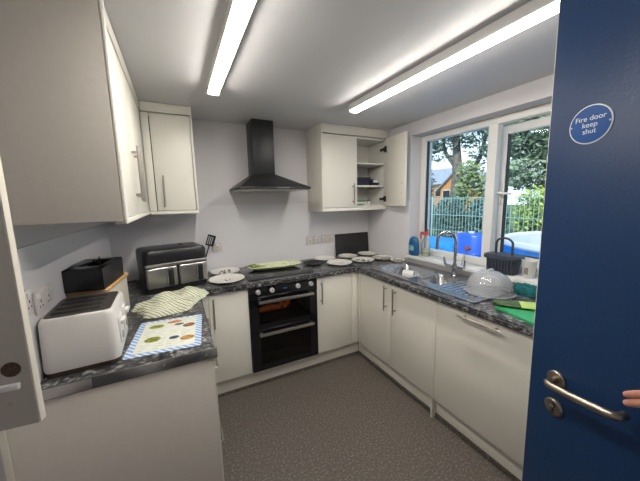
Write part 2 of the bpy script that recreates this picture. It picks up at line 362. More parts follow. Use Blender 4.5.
def oven_door(z0, z1, wz0, wz1, hz):
    b = B().box(ox0+.002, ox0+.075, -.594, -.576, z0, z1).box(ox1-.075, ox1-.002, -.594, -.576, z0, z1).box(ox0+.07, ox1-.07, -.594, -.576, z0, wz0).box(ox0+.07, ox1-.07, -.594, -.576, wz1, z1)
    d = b.build('oven_door', 'blackglass', u)
    B().box(ox0+.074, ox1-.074, -.592, -.588, wz0-.001, wz1+.001).build('window_pane', 'ovenglass', d)
    hnd = B().box(1.012, 1.497, -.642, -.622, hz-.013, hz+.013, .006)
    for x in (1.03, 1.478): hnd.box(x-.012, x+.012, -.625, -.594, hz-.009, hz+.009, .002)
    hnd.build('handle', 'steel', d)
oven_door(.495, .758, .55, .735, .750); oven_door(.152, .492, .20, .46, .477)
for z in (.30, .36, .62):
    b = B(); b.cyl((ox0+.06, -.56, z), (ox1-.06, -.56, z), .003, n=6).cyl((ox0+.06, -.42, z), (ox1-.06, -.42, z), .003, n=6)
    for k in range(15): b.cyl((ox0+.07+k*.032, -.56, z), (ox0+.07+k*.032, -.42, z), .002, n=6)
    b.build('oven_rack', 'rack', u)
b = B()
for k in range(9):
    x = ox0+.10+k*.03; b.lathe([(0, -.018), (.012, -.014), (.017, 0), (.013, .016), (0, .02)], (x, -.545+random.uniform(-.01, .02), .665+random.uniform(-.012, .02)), n=10, sx=1.3)
B().box(ox0+.075, ox0+.40, -.572, -.45, .634, .646, .003).build('baking_tray', 'rack', u)
b.build('oven_glow_food', 'food', u)  # lumps carry the painted orange glow behind the upper oven pane
# back run right
u = thing('base_cabinet', 'cream base cupboard right of the double oven in inner corner', 'cabinet', (1.77, -.3, 0))
B().box(1.552, 2.54, -.56, -.007, ZB, ZT).build('carcass', 'carcass', u)
d = B().box(1.551, 1.925, -.58, -.561, ZB, ZT-.003, .002).build('door', 'unit', u)
bar_handle((1.587, -.58, .625), (1.587, -.58, .835), (0, -1, 0), parent=d)
B().box(1.928, 1.9905, -.58, -.561, ZB, ZT-.003, .002).build('corner_post', 'unit', u)
# sink unit
XD = 1.991
u = thing('base_cabinet', 'cream sink base cupboard with two doors and handles meeting', 'cabinet', (2.2, -1.05, 0))
B().box(XD+.02, 2.54, -1.478, -.562, ZB, .70).build('carcass', 'carcass', u)
B().box(XD, XD+.018, -.622, -.582, ZB, ZT-.003, .002).build('corner_post', 'unit', u)
d1 = B().box(XD, XD+.018, -1.047, -.626, ZB, ZT-.003, .002).build('door', 'unit', u)
d2 = B().box(XD, XD+.018, -1.476, -1.051, ZB, ZT-.003, .002).build('door', 'unit', u)
bar_handle((XD, -1.0, .632), (XD, -1.0, .845), (-1, 0, 0), parent=d1); bar_handle((XD, -1.106, .63), (XD, -1.106, .84), (-1, 0, 0), parent=d2)
B().box(XD-.003, 2.54, -1.496, -1.480, 0, ZT-.003, .001).build('support_panel', 'unit', u)
# integrated appliance
u = thing('integrated_dishwasher', 'cream integrated dishwasher front with horizontal handle beside blue door', 'dishwasher', (2.25, -1.79, 0))
B().box(XD+.02, 2.54, -2.085, -1.499, .12, ZT).build('carcass', 'carcass', u)
d = B().box(XD, XD+.019, -2.083, -1.499, ZB, ZT-.003, .002).build('door', 'unit', u)
bar_handle((XD, -1.925, .838), (XD, -1.675, .838), (-1, 0, 0), parent=d, r=.0065, stand=.033)
u = thing('base_cabinet', 'cream base cupboard behind the blue door at end of window run', 'cabinet', (2.25, -2.38, 0))
B().box(XD+.02, 2.54, -2.67, -2.088, ZB, ZT).build('carcass', 'carcass', u)
d = B().box(XD, XD+.019, -2.67, -2.088, ZB, ZT-.003, .002).build('door', 'unit', u)
bar_handle((XD, -2.13, .62), (XD, -2.13, .83), (-1, 0, 0), parent=d)
# plinths
one(B().box(.535, 2.03, -.533, -.517, .001, .146, .002), 'plinth', 'unit', 'cream plinth board under the oven run along back wall', 'plinth', origin=(1.3, -.525, 0))
one(B().box(2.031, 2.047, -1.479, -.534, .001, .146, .002), 'plinth', 'unit', 'cream plinth board under the sink cupboard doors', 'plinth', origin=(2.04, -1, 0))
one(B().box(2.031, 2.047, -2.66, -1.498, .001, .118, .002), 'plinth', 'unit', 'cream plinth board under the dishwasher front', 'plinth', origin=(2.04, -2, 0))
one(B().box(.515, .531, -1.474, -.517, .001, .146, .002), 'plinth', 'unit', 'cream plinth board under the left hand drawers', 'plinth', origin=(.52, -1, 0))
# ---------------------------------------------------------------- worktops
def rounded_top(pts_box, rnd):
    t = B(); x0, x1, y0, y1 = pts_box; t.box(x0, x1, y0, y1, .87, .91); return t
u = thing('worktop', 'grey marbled worktop on left run with worn metal end strip', 'worktop', (.3, -1, .87))
tb = bmesh.new()
b = B().box(.007, .6, -1.494, -.007, .87, .91)
bm = b.bm; bm.edges.ensure_lookup_table()
ed = [e for e in bm.edges if all(abs(v.co.x-.6) < 1e-4 for v in e.verts) and abs(e.verts[0].co.z-e.verts[1].co.z) < 1e-4]
bmesh.ops.bevel(bm, geom=ed, offset=.010, segments=4, affect='EDGES')
b.build('top', 'top', u)
B().box(.02, .606, -1.4985, -1.494, .866, .911, .0015).build('end_strip', 'strip', u)
for x in (.145, .40, .56): B().cyl((x, -1.5015, .889), (x, -1.498, .889), .004, n=10).build('screw', 'steel', u)
B().box(.02, .165, -1.5003, -1.4986, .869, .909, .001).build('bare_metal', 'steel', u)
b = B().box(.601, 1.962, -.61, -.007, .87, .91); bm = b.bm
ed = [e for e in bm.edges if all(abs(v.co.y+.61) < 1e-4 for v in e.verts) and abs(e.verts[0].co.z-e.verts[1].co.z) < 1e-4]
bmesh.ops.bevel(bm, geom=ed, offset=.010, segments=4, affect='EDGES')
one(b, 'worktop', 'top', 'grey marbled worktop along back wall around the hob', 'worktop', origin=(1.3, -.3, .87))
SX0, SX1, SY0, SY1 = 2.085, 2.475, -1.40, -.735    # cut-out for the bowls
b = B().box(1.963, SX0, -2.67, -.007, .87, .91)
bm = b.bm
ed = [e for e in bm.edges if all(abs(v.co.x-1.963) < 1e-4 for v in e.verts) and abs(e.verts[0].co.z-e.verts[1].co.z) < 1e-4]
bmesh.ops.bevel(bm, geom=ed, offset=.010, segments=4, affect='EDGES')
b.box(SX0, SX1, SY1, -.007, .87, .91).box(SX0, SX1, -2.67, SY0, .87, .91).box(SX1, W-.007, -2.67, -.007, .87, .91)
one(b, 'worktop', 'top', 'grey marbled worktop under the window holding the sink', 'worktop', origin=(2.25, -1.3, .87))
# hob
u = thing('hob', 'black ceramic hob set in back worktop under the hood', 'hob', (1.25, -.3, .91))
B().box(.965, 1.545, -.545, -.06, .9105, .916, .002).build('glass_plate', 'blackglass', u)
for x, y, r in ((1.11, -.19, .07), (1.40, -.19, .09), (1.11, -.41, .09), (1.40, -.41, .07)):
    B().lathe([(r-.002, 0), (r, .0004), (r+.002, 0)], (x, y, .9162), 40).build('ring_mark', mat('hob_ring', (.12, .12, .12), .4), u)
# ---------------------------------------------------------------- sink
u = thing('sink', 'stainless one and a half bowl sink with ribbed drainer under window', 'sink', (2.28, -1.2, .91))
def bowl(x0, x1, y0, y1, z0, z1, rim):
    # open rounded bowl as rings
    def ring(ix, z, r):
        pts = []
        for cx, cy, a0 in ((x1-r-ix, y1-r-ix, 0), (x0+r+ix, y1-r-ix, 90), (x0+r+ix, y0+r+ix, 180), (x1-r-ix, y0+r+ix, 270)):
            for k in range(5): a = R(a0+k*22.5); pts.append((cx+r*math.cos(a), cy+r*math.sin(a), z))
        return pts
    rings = [ring(0, z1, .04), ring(.004, z1-.008, .04), ring(.010, z0+.03, .045), ring(.035, z0, .035), ring(.10, z0-.003, .01)]
    vs = sum(rings, []); n = 20; fs = []
    for i in range(len(rings)-1):
        for k in range(n): fs.append((i*n+k, i*n+(k+1) % n, (i+1)*n+(k+1) % n, (i+1)*n+k))
    fs.append([4*n+k for k in range(n)])
    return vs, fs
mb = (2.105, 2.44, -1.125, -.755); hbw = (2.15, 2.40, -1.375, -1.17)
b = B(); zt = .9165
# deck around the bowls
for x0, x1, y0, y1 in ((2.045, 2.105, -1.72, -.705), (2.44, 2.515, -1.72, -.705), (2.105, 2.44, -.757, -.705), (2.105, 2.44, -1.17, -1.123), (2.105, 2.15, -1.377, -1.17), (2.40, 2.44, -1.377, -1.17), (2.105, 2.44, -1.72, -1.375)):
    b.box(x0, x1, y0, y1, .911, zt)
# raised outer lip
for x0, x1, y0, y1 in ((2.040, 2.052, -1.725, -.70), (2.508, 2.520, -1.725, -.70), (2.04, 2.52, -.712, -.70), (2.04, 2.52, -1.725, -1.713)): b.box(x0, x1, y0, y1, .9105, .9195, .003)
b.build('deck', 'sink', u)
for bx, zz, nm in ((mb, .755, 'bowl'), (hbw, .80, 'bowl')):
    vs, fs = bowl(*bx, zz, zt, 0); t = B().faces(vs, fs)
    k = t.build(nm, 'sink', u, ang=60)
    B().lathe([(0, .002), (.03, .002), (.036, .004), (.04, 0)], ((bx[0]+bx[1])/2, (bx[2]+bx[3])/2, zz-.002), 20).build('drain', 'chrome', k)
b = B()
for k in range(7): b.box(2.12, 2.44, -1.43-k*.038, -1.415-k*.038, zt-.001, zt+.0035, .0016)
b.build('drainer_ribs', 'sink', u)
# tap
u = thing('kitchen_tap', 'chrome swan neck mixer tap with two levers behind the small bowl', 'tap', (2.452, -1.27, .9165))
B().lathe([(0, 0), (.024, 0), (.024, .006), (.018, .014), (.0165, .05), (.018, .085), (.015, .10), (0, .10)], (2.452, -1.27, .9165), 20).build('body', 'chrome', u)
pts = [(2.452, -1.27, 1.0)]
for k in range(0, 15):
    a = R(k*190/14); t = (1-math.cos(a))/2
    pts.append((2.452-.085*t, -1.27+.105*t, 1.20+.072*math.sin(a)))
pts += [(pts[-1][0], pts[-1][1]+.001, 1.165)]
B().tube(pts, .0115, 14).build('spout', 'chrome', u)
e = pts[-1]; B().cyl((e[0], e[1], 1.185), (e[0], e[1], 1.128), .0135, n=16).build('nozzle', 'chrome', u)
for sgn in (-1, 1):
    B().cyl((2.452, -1.27, .992), (2.452+.006*sgn, -1.27+sgn*.075, .992), .011, n=14).tube([(2.452, -1.27+sgn*.075, .990), (2.447, -1.27+sgn*.088, 1.01), (2.44, -1.27+sgn*.094, 1.06)], [.012, .010, .007], 12).build('lever', 'chrome', u)
# white crockery in the big bowl
def mug(x, y, z, rot, label, r=.04, h=.095):
    t = thing('mug', label, 'mug', (x, y, z)); t.rotation_euler = rot if len(rot) == 3 else (Matrix.Rotation(rot[2], 3, 'Z') @ Matrix.Rotation(rot[0], 3, 'X') @ Matrix.Rotation(rot[3], 3, 'Z')).to_euler()
    B().lathe([(0, 0), (r*.9, 0), (r, .01), (r, h), (r-.004, h), (r-.005, .01), (0, .008)], n=24).build('body', 'cup', t, local=True)
    B().tube([(r-.002, 0, h*.8), (r+.022, 0, h*.75), (r+.028, 0, h*.5), (r+.020, 0, h*.28), (r-.002, 0, h*.22)], .005, 8).build('handle', 'cup', t, local=True)
mug(2.20, -1.045, .757, (0, 0, 2), 'white mug standing in sink bowl nearest the small bowl', .042, .125)
mug(2.262, -.90, .876, (R(90), 0, R(28), R(-20)), 'white mug lying on its side on a bowl in sink')
one(B().lathe([(0, 0), (.035, 0), (.05, .03), (.058, .075), (.054, .075), (.046, .033), (.03, .008), (0, .008)], n=28), 'bowl', 'cup', 'white bowl under the tipped mug in sink', 'bowl').location = (2.24, -.935, .757)
one(B().tube([(0, 0, 0), (.10, .05, .03), (.13, .065, .04)], [.004, .004, .002], 6).lathe([(0, -.003), (.014, 0), (.016, .005), (0, .006)], (-.015, -.008, 0), 12, sx=1.6), 'spoon', 'steel', 'metal spoon resting against front wall of big sink bowl', 'spoon').location = (2.150, -.90, .862)
# ---------------------------------------------------------------- plates
def plate(x, y, r, label, z=.9105, food=None, m='plate', group='plates on the worktop'):
    t = thing('plate', label, 'plate', (x, y, z), random.uniform(0, 6), group)
    B().lathe([(0, .004), (r*.55, .002), (r*.62, .0), (r*.66, .004), (r*.97, .017), (r, .020), (r*.985, .023), (r*.68, .010), (r*.6, .007), (0, .007)], n=40).build('dish', m, t, local=True)
    if food: food(t, r)
    return t
def crumbs(n, m, sz):
    def g(t, r):
        b = B()
        for k in range(n):
            a, q = random.uniform(0, 6.28), random.uniform(0, .55)*r; s_ = sz*random.uniform(.5, 1.2)
            b.lathe([(0, 0), (s_, 0), (s_*.8, s_*.6), (0, s_*.8)], (q*math.cos(a), q*math.sin(a), .007), 7)
        tag(b.build('crumbs', m, t, local=True), 'scattered food scraps', kind='stuff')
    return g
def cutlery(t, r):
    b = B()
    for a, o in ((.3, .015), (.6, -.02)):
        d = Vector((math.cos(a), math.sin(a), 0)); n = Vector((-d.y, d.x, 0)); p = n*o
        b.tube([p-d*r*.75+Vector((0, 0, .022)), p+Vector((0, 0, .018)), p+d*r*.7+Vector((0, 0, .022))], [.005, .004, .007], 6)
    tag(b.build('cutlery', 'steel', t, local=True), 'knife and fork lying across plate')
    crumbs(10, 'darkfood', .010)(t, r)
plate(.820, -.415, .140, 'white plate on worktop above narrow cupboard, nearest the air fryer', food=crumbs(8, 'darkfood', .006))
plate(.846, -.145, .128, 'white plate with scraps against back wall behind another plate', food=crumbs(8, 'darkfood', .012))
plate(1.875, -.130, .116, 'empty white plate between black plate and black board')
plate(1.905, -.385, .128, 'white plate nearest the worktop edge at inner corner', food=crumbs(7, 'crumb', .006))
plate(2.150, -.155, .108, 'white plate in front of the black board, left side')
plate(2.415, -.160, .112, 'white plate in front of the black board, at room corner')
plate(2.176, -.402, .118, 'white plate with brown leftovers in middle of corner group', food=crumbs(16, 'darkfood', .013))
plate(2.418, -.430, .112, 'white plate with cutlery and scraps beside the splashback under open cupboard door', food=cutlery)
plate(2.448, -.622, .072, 'small white dish with cutlery at sink corner', food=cutlery)
plate(1.672, -.270, .100, 'black plate right of the pale green tray', m='blackmat')
# pale green tray on the hob
t = thing('serving_tray', 'long pale green tray of leftovers across the hob', 'tray', (1.295, -.215, .917), R(-3))
pr = []
for k in range(32):
    a = 2*math.pi*k/32; pr.append((math.copysign(abs(math.cos(a))**.7, math.cos(a)), math.copysign(abs(math.sin(a))**.8, math.sin(a))))
def tray_ring(sx, sy, z): return [(x*sx, y*sy, z) for x, y in pr]
rg = [tray_ring(.17, .06, .008), tray_ring(.21, .08, .006), tray_ring(.25, .105, .026), tray_ring(.26, .11, .030), tray_ring(.255, .107, .034), tray_ring(.215, .083, .012), tray_ring(.17, .06, .011)]
vs = sum(rg, []); fs = [list(range(32))]
for i in range(6):
    for k in range(32): fs.append((i*32+k, i*32+(k+1) % 32, (i+1)*32+(k+1) % 32, (i+1)*32+k))
fs.append([6*32+k for k in range(32)])
B().faces(vs, fs).build('dish', 'green_tray', t, local=True)
b = B()
for k in range(14):
    x, y = random.uniform(.09, .21), random.uniform(-.05, .05); b.lathe([(0, -.004), (.02, 0), (.014, .014), (0, .018)], (x, y, .016), 8, sx=random.uniform(.6, 1.2))
tag(b.build('leftovers', 'green_tray', t, local=True), 'pale salad leftovers heaped at right end')
b = B()
for k in range(9):
    a = random.uniform(0, 3.1); x, y = -.20+random.uniform(-.05, .08), random.uniform(-.05, .06); dx, dy = .05*math.cos(a), .05*math.sin(a)
    b.tube([(x-dx, y-dy, .030), (x, y, .038), (x+dx, y+dy, .032)], [.004, .007, .003], 6)
tag(b.build('garnish', 'olive', t, local=True), 'olive green stalks at left end')
# black board leaning at corner
one(B().box(2.072, 2.525, -.012, 0, 0, .247, .003, mtx=Matrix.Translation((0, -.03, .9115)) @ Matrix.Rotation(R(-5), 4, 'X')), 'chopping_board', 'blackmat', 'black rectangular board leaning on back wall behind plates', 'board', origin=(2.3, -.03, .912))
# ---------------------------------------------------------------- left worktop items
# toaster
t = thing('toaster', 'white four slice toaster with dark top on left worktop end', 'toaster', (.124, -1.280, .91), R(2))
tx, ty = .120, .155
def rrect(hx, hy, r, n=6):
    p = []
    for cx, cy, a0 in ((hx-r, hy-r, 0), (-hx+r, hy-r, 90), (-hx+r, -hy+r, 180), (hx-r, -hy+r, 270)):
        for k in range(n+1): a = R(a0+k*90/n); p.append((cx+r*math.cos(a), cy+r*math.sin(a)))
    return p
def loft(rings, cap0=True, cap1=True):
    n = len(rings[0]); vs = sum(rings, []); fs = []
    for i in range(len(rings)-1):
        for k in range(n): fs.append((i*n+k, i*n+(k+1) % n, (i+1)*n+(k+1) % n, (i+1)*n+k))
    if cap0: fs.append(list(range(n))[::-1])
    if cap1: fs.append([(len(rings)-1)*n+k for k in range(n)])
    return B().faces(vs, fs)
def rr3(hx, hy, r, z, n=6): return [(x, y, z) for x, y in rrect(hx, hy, r, n)]
loft([rr3(tx-.006, ty-.006, .024, .001), rr3(tx-.004, ty-.004, .026, .022)]).build('base', 'brownbase', t, local=True)
loft([rr3(tx-.002, ty-.002, .030, .020), rr3(tx, ty, .032, .03), rr3(tx-.004, ty-.004, .030, .208), rr3(tx-.010, ty-.010, .028, .220), rr3(tx-.016, ty-.016, .024, .223)]).build('body', 'toaster', t, local=True)
loft([rr3(tx-.018, ty-.024, .02, .2225), rr3(tx-.020, ty-.026, .02, .2255)]).build('top_plate', 'grille', t, local=True)
for y in (-.09, -.035, .03, .085): B().box(-.085, .062, y-.014, y+.014, .2256, .2265).build('slot', 'slot', t, local=True)
for y in (-.075, .06):
    p = B().box(tx-.004, tx+.004, y-.035, y+.035, .065, .175, .003).build('control_panel', 'white', t, local=True)
    B().box(tx+.004, tx+.020, y-.028, y+.028, .142, .158, .004).build('lever', 'white', p, local=True)
    B().cyl((tx+.003, y, .09), (tx+.009, y, .09), .016).build('dial', 'steel', p, local=True)
# bread bin with bamboo lid, black box on top
t = thing('bread_bin', 'cream bread bin with bamboo lid behind the toaster', 'bread bin', (.100, -.905, .91), R(-7))
loft([rr3(.078, .165, .03, .001), rr3(.084, .172, .03, .02), rr3(.084, .172, .03, .212)]).build('body', 'cream', t, local=True)
loft([rr3(.09, .180, .03, .212), rr3(.092, .182, .03, .216), rr3(.092, .182, .03, .225), rr3(.088, .178, .03, .229)]).build('lid', 'bamboo', t, local=True)
t = thing('storage_box', 'black open topped box sitting on the bread bin lid', 'box', (.096, -.925, 1.1395), R(-7))
b = B().box(-.09, .085, -.175, .13, 0, .012, .004).box(-.09, -.076, -.175, .13, 0, .104, .004).box(.071, .085, -.175, .13, 0, .104, .004).box(-.09, .085, -.175, -.161, 0, .104, .004).box(-.09, .085, .116, .13, 0, .104, .004)
b.box(-.09, -.04, -.175, .13, .096, .106, .003).box(-.09, .085, -.175, -.09, .096, .106, .003).box(-.09, .085, .09, .13, .096, .106, .003).box(.05, .085, -.175, .13, .096, .106, .003)
b.build('shell', 'black', t, local=True)
B().tube([(-.03, .0, .02), (-.02, .0, .105), (0, .01, .113), (.02, 0, .10), (.03, .05, .02)], .004, 8).tube([(0, .05, .02), (.004, .05, .128)], .003, 8).build('cable', 'black', t, local=True)
# dual air fryer
t = thing('air_fryer', 'black and steel dual drawer air fryer in the back left corner', 'air fryer', (.436, -.328, .91), R(14))
hx, hy = .212, .155
loft([rr3(hx-.01, hy-.008, .03, .001), rr3(hx, hy, .035, .02), rr3(hx, hy, .035, .20), rr3(hx+.002, hy+.004, .04, .215), rr3(hx+.002, hy+.004, .04, .285), rr3(hx-.008, hy-.004, .04, .305), rr3(hx-.04, hy-.04, .03, .311)]).build('body', 'black', t, local=True)
B().box(-hx+.004, hx-.004, -hy-.014, -hy+.03, .192, .214, .006).build('trim_band', 'steel', t, local=True)
for s_ in (-1, 1):
    cx = s_*.1055
    d = B().box(cx-.099, cx+.099, -hy-.012, -hy+.03, .040, .188, .012, 3).build('drawer', 'steel', t, local=True)
    hxp = cx+(.040 if s_ > 0 else .050)
    B().box(hxp-.018, hxp+.018, -hy-.050, -hy-.010, .055, .178, .010, 3).build('handle', 'black', d, local=True)
    B().box(hxp-.026, hxp-.0185, -hy-.045, -hy-.011, .06, .17, .003).build('handle_trim', 'chrome', d, local=True)
B().lathe([(0, .012), (.012, .010), (.016, 0), (0, 0)], (.08, .02, .311), 16).build('vent_knob', 'black', t, local=True)
# cable behind the fryer
one(B().tube([(.10, -.42, .915), (.085, -.36, .93), (.07, -.26, .975), (.055, -.16, .965), (.055, -.08, .918), (.15, -.05, .915)], .004, 8), 'power_cable', 'black', 'black power cable looping beside the air fryer', 'cable', origin=(.1, -.2, .911))
# utensil jar with spatula
t = thing('utensil_jar', 'cream utensil jar behind right side of air fryer', 'jar', (.662, -.072, .91))
B().lathe([(0, 0), (.040, 0), (.044, .006), (.044, .15), (.040, .152), (.038, .01), (0, .008)], n=28).build('pot', 'cream', t, local=True)
t = thing('spatula', 'black slotted spatula standing in the utensil jar', 'spatula', (.652, -.074, .925)); t.rotation_euler = (R(2), R(19), R(-4))
B().tube([(0, 0, 0), (0, 0, .13), (.0, 0, .255)], [.005, .006, .006], 8).build('handle', 'black', t, local=True)
sp = []
b = B(); zc = .25
for x0, x1 in ((-.034, -.024), (-.017, -.008), (-.001, .008), (.015, .034)): b.box(x0, x1, -.003, .003, zc+.012, zc+.088)
b.box(-.034, .034, -.003, .003, zc, zc+.014).box(-.034, .034, -.003, .003, zc+.086, zc+.100)
b.build('slotted_head', 'black', t, local=True)
# striped tea towel, crumpled
poly = [(.20, -.80), (.33, -1.005), (.42, -.99), (.50, -.97), (.648, -.70), (.585, -.575), (.45, -.60), (.31, -.665)]
b = B(); t = bmesh.new()
cx = sum(p[0] for p in poly)/8; cy = sum(p[1] for p in poly)/8; NR, NA = 14, 64; rings = []
def poly_r(a):
    best = 0
    for i in range(8):
        p, q = Vector((poly[i][0]-cx, poly[i][1]-cy)), Vector((poly[(i+1) % 8][0]-cx, poly[(i+1) % 8][1]-cy)); d = Vector((math.cos(a), math.sin(a)))
        e = q-p; den = d.x*e.y-d.y*e.x
        if abs(den) < 1e-9: continue
        tt = (p.x*e.y-p.y*e.x)/den; ss = (p.x*d.y-p.y*d.x)/den
        if tt > 0 and -1e-6 <= ss <= 1+1e-6: best = max(best, tt)
    return best
def fold(x, y): return .014*math.sin(70*(x*.35+y*.93)+2*math.sin(9*x))+.011*math.sin(38*(x*.8+y*.6)+3*math.sin(14*y))+.009*math.sin(55*(y-.5*x))+.012*math.sin(17*x-9*y)
for i in range(NR+1):
    for k in range(NA):
        a = 2*math.pi*k/NA; rr = poly_r(a)*(1+.05*math.sin(5*a)+.035*math.sin(11*a+1)+.02*math.sin(19*a)); f_ = i/NR; x, y = cx+rr*f_*math.cos(a), cy+rr*f_*math.sin(a)
        h = .030+1.25*fold(x, y)*(1-f_**6)
        if i == NR: h = .003
        rings.append(t.verts.new((x, y, .9115+max(h, .002))))
for i in range(NR):
    for k in range(NA): t.faces.new((rings[i*NA+k], rings[i*NA+(k+1) % NA], rings[(i+1)*NA+(k+1) % NA], rings[(i+1)*NA+k]))
t.faces.new([rings[k] for k in range(NA)]); b._add(t)
b.prism([(x, y) for x, y in [(cx+(p[0]-cx)*.97, cy+(p[1]-cy)*.97) for p in poly]], .911, .914)
one(b, 'tea_towel', 'towel', 'crumpled green and cream striped tea towel by air fryer', 'towel', origin=(cx, cy, .911), ang=80)
# laminated food chart
t = thing('food_chart', 'laminated food chart with blue patterned border lying beside the toaster', 'chart', (.413, -1.238, .9105), R(-5))
B().prism(rrect(.150, .190, .012), 0, .0015).build('border', 'chartblue', t, local=True)
B().box(-.122, .122, -.162, .172, .0015, .0022).build('sheet', 'paper', t, local=True)
for r_ in range(14):
    for c_ in range(4):
        x = -.105+c_*.054; y = .155-r_*.023
        if random.random() < .75: B().box(x, x+random.uniform(.02, .045), y, y+.0035, .0022, .0025).build('text_line', 'ink', t, local=True)
for x, y, rx, ry, m in ((-.065, .105, .034, .022, 'f_green'), (.015, .135, .036, .016, 'f_orange'), (.040, .095, .022, .013, 'f_blue'), (.088, .065, .030, .024, 'f_brown'), (-.062, -.045, .034, .028, 'f_green'), (.030, -.060, .022, .017, 'f_blue'), (.088, -.085, .032, .024, 'f_tan')):
    B().prism([(x+rx*math.cos(k*.3491), y+ry*math.sin(k*.3491)) for k in range(18)], .0022, .0027).build('food_picture', m, t, local=True)
# ---------------------------------------------------------------- sockets
def socket(name, label, loc, wid, axis, twin, group=None):
    t = thing(name, label, 'socket', loc, R(90) if axis == 'x' else 0)
    B().box(-wid/2, wid/2, -.010, 0, -.043, .043, .003).build('face_plate', 'plateplastic', t, local=True)
    for s_ in ((-1, 1) if twin else (0,)):
        cx = s_*wid*.25
        B().box(cx-.012+s_*.018, cx+.012+s_*.018 if s_ else cx+.012, -.0135, -.0095, .012, .032, .002).build('switch', 'white', t, local=True)
        b = B().box(cx-.003, cx+.003, -.0105, -.0095, -.004, .006)
        for q in (-1, 1): b.box(cx+q*.011-.003, cx+q*.011+.003, -.0105, -.0095, -.022, -.016)
        b.build('pin_holes', 'grout', t, local=True)
    return t
socket('wall_socket', 'white double socket on left wall above the toaster', (.0065, -1.325, 1.19), .146, 'x', True)
socket('wall_socket', 'narrow white switch plate beside the double socket on left wall', (.0065, -1.448, 1.215), .05, 'x', False)
socket('wall_socket', 'white single socket on back wall near the spatula', (.81, -.0065, 1.13), .086, 'y', False)
socket('wall_socket', 'white single socket plate on back wall, nearest the hood', (1.758, -.0065, 1.113), .086, 'y', False)
socket('wall_socket', 'white single switch plate between two other plates on back wall', (1.850, -.0065, 1.116), .086, 'y', False)
socket('wall_socket', 'white double socket on back wall nearest the black board', (1.972, -.0065, 1.120), .146, 'y', True)
# ---------------------------------------------------------------- items in the open cupboard
t = thing('food_tub', 'dark navy tub with lid on middle shelf of open cupboard', 'tub', (2.285, -.17, 1.6905))
loft([rr3(.085, .085, .02, 0), rr3(.10, .10, .025, .075)]).build('body', 'navy', t, local=True)
loft([rr3(.105, .105, .025, .075), rr3(.105, .105, .025, .085)]).build('lid', 'black', t, local=True)
t = thing('plastic_packet', 'crumpled clear and dark packet on middle shelf of open cupboard', 'packet', (2.44, -.19, 1.6905))
b = loft([rr3(.055, .06, .02, 0), rr3(.06, .075, .02, .03), rr3(.04, .05, .02, .06), rr3(.02, .04, .01, .072)])
b.build('pack', 'navy', t, local=True)
B().box(-.03, .035, -.079, -.070, .03, .06, .004).build('label', 'cup', t, local=True)
t = thing('carton', 'small green carton on bottom of open cupboard', 'carton', (2.245, -.22, 1.4835))
B().box(-.05, .05, -.03, .03, 0, .055, .003).build('box', 'box_green', t, local=True)
B().box(-.05, .05, -.0305, -.03, .015, .035).build('label', 'cup', t, local=True)
for x, h_, lab in ((2.335, .05, 'small white lidded pot on cupboard bottom beside the green carton'), (2.385, .055, 'small white pot on cupboard bottom, furthest from green carton')):
    t = thing('spice_pot', lab, 'pot', (x, -.22, 1.4835))
    B().lathe([(0, 0), (.018, 0), (.02, .004), (.02, h_-.012), (0, h_-.012)], n=18).build('body', 'cup', t, local=True)
    B().lathe([(0, h_-.012), (.021, h_-.012), (.021, h_), (0, h_)], n=18).build('lid', 'darkfood', t, local=True)
one(B().box(2.41, 2.51, -.30, -.20, 1.4835, 1.494, .003), 'saucer_stack', 'cup', 'flat white packet lying at right of open cupboard bottom', 'packet', origin=(2.46, -.25, 1.4835))
bpy.data.objects['saucer_stack'].name = 'flat_packet'
# ---------------------------------------------------------------- sill and drainer items
ZS = .9905
t = thing('detergent_bottle', 'rounded blue detergent bottle at left end of the sill', 'bottle', (2.545, -.738, ZS))
B().lathe([(0, 0), (.052, 0), (.060, .008), (.063, .05), (.062, .11), (.052, .155), (.032, .178), (.014, .186), (0, .188)], n=28, sx=.5, sy=1).build('body', 'bluebottle', t, local=True)
B().box(-.033, -.030, -.03, .03, .05, .10).build('label', 'label', t, local=True)
t = thing('spray_bottle', 'clear spray bottle with red trigger on the sill', 'bottle', (2.60, -.838, ZS), R(20))
B().lathe([(0, 0), (.036, 0), (.040, .006), (.040, .12), (.032, .155), (.015, .18), (.013, .205), (0, .205)], n=24, sx=.8).build('body', 'liquid', t, local=True)
B().lathe([(0, .001), (.037, .002), (.037, .05), (0, .05)], n=24, sx=.78).build('liquid', 'liq2', t, local=True)
B().box(-.014, .014, -.02, .055, .205, .235, .006).box(-.008, .008, .045, .058, .165, .215, .004).build('trigger_head', 'red', t, local=True)
B().cyl((0, -.01, .235), (0, -.015, .262), .006, .009, n=10).build('nozzle', 'red', t, local=True)
t = thing('washing_brush', 'dish brush with dusky pink head standing beside the tap', 'brush', (2.56, -1.262, ZS))
B().tube([(0, 0, 0), (0, -.005, .07), (-.004, -.03, .13)], [.014, .008, .007], 10).build('handle', 'clearcup', t, local=True)
B().lathe([(0, -.016), (.020, -.012), (.027, 0), (.022, .016), (0, .022)], (-.006, -.04, .145), 18).build('bristles', 'pink', t, local=True)
t = thing('sink_caddy', 'slate grey slatted caddy with hoop handle on the sill', 'caddy', (2.60, -1.558, ZS), R(4))
def cad(hx, hy, z, r=.03): return rr3(hx, hy, r, z)
loft([cad(.050, .090, 0), cad(.058, .105, .10), cad(.060, .107, .105), cad(.053, .098, .105), cad(.045, .083, .01)]).build('basket', 'caddy', t, local=True)
b = B()
for k in range(9): b.box(-.062, -.050, -.086+k*.0205, -.078+k*.0205, .008, .10, .002, mtx=Matrix.Rotation(R(-3), 4, 'Y'))
b.build('slats', 'caddy', t, local=True)
loft([cad(.063, .118, .105), cad(.064, .122, .115), cad(.062, .118, .135), cad(.055, .108, .138)]).build('rim', 'caddy', t, local=True)
b = B(); pts = []
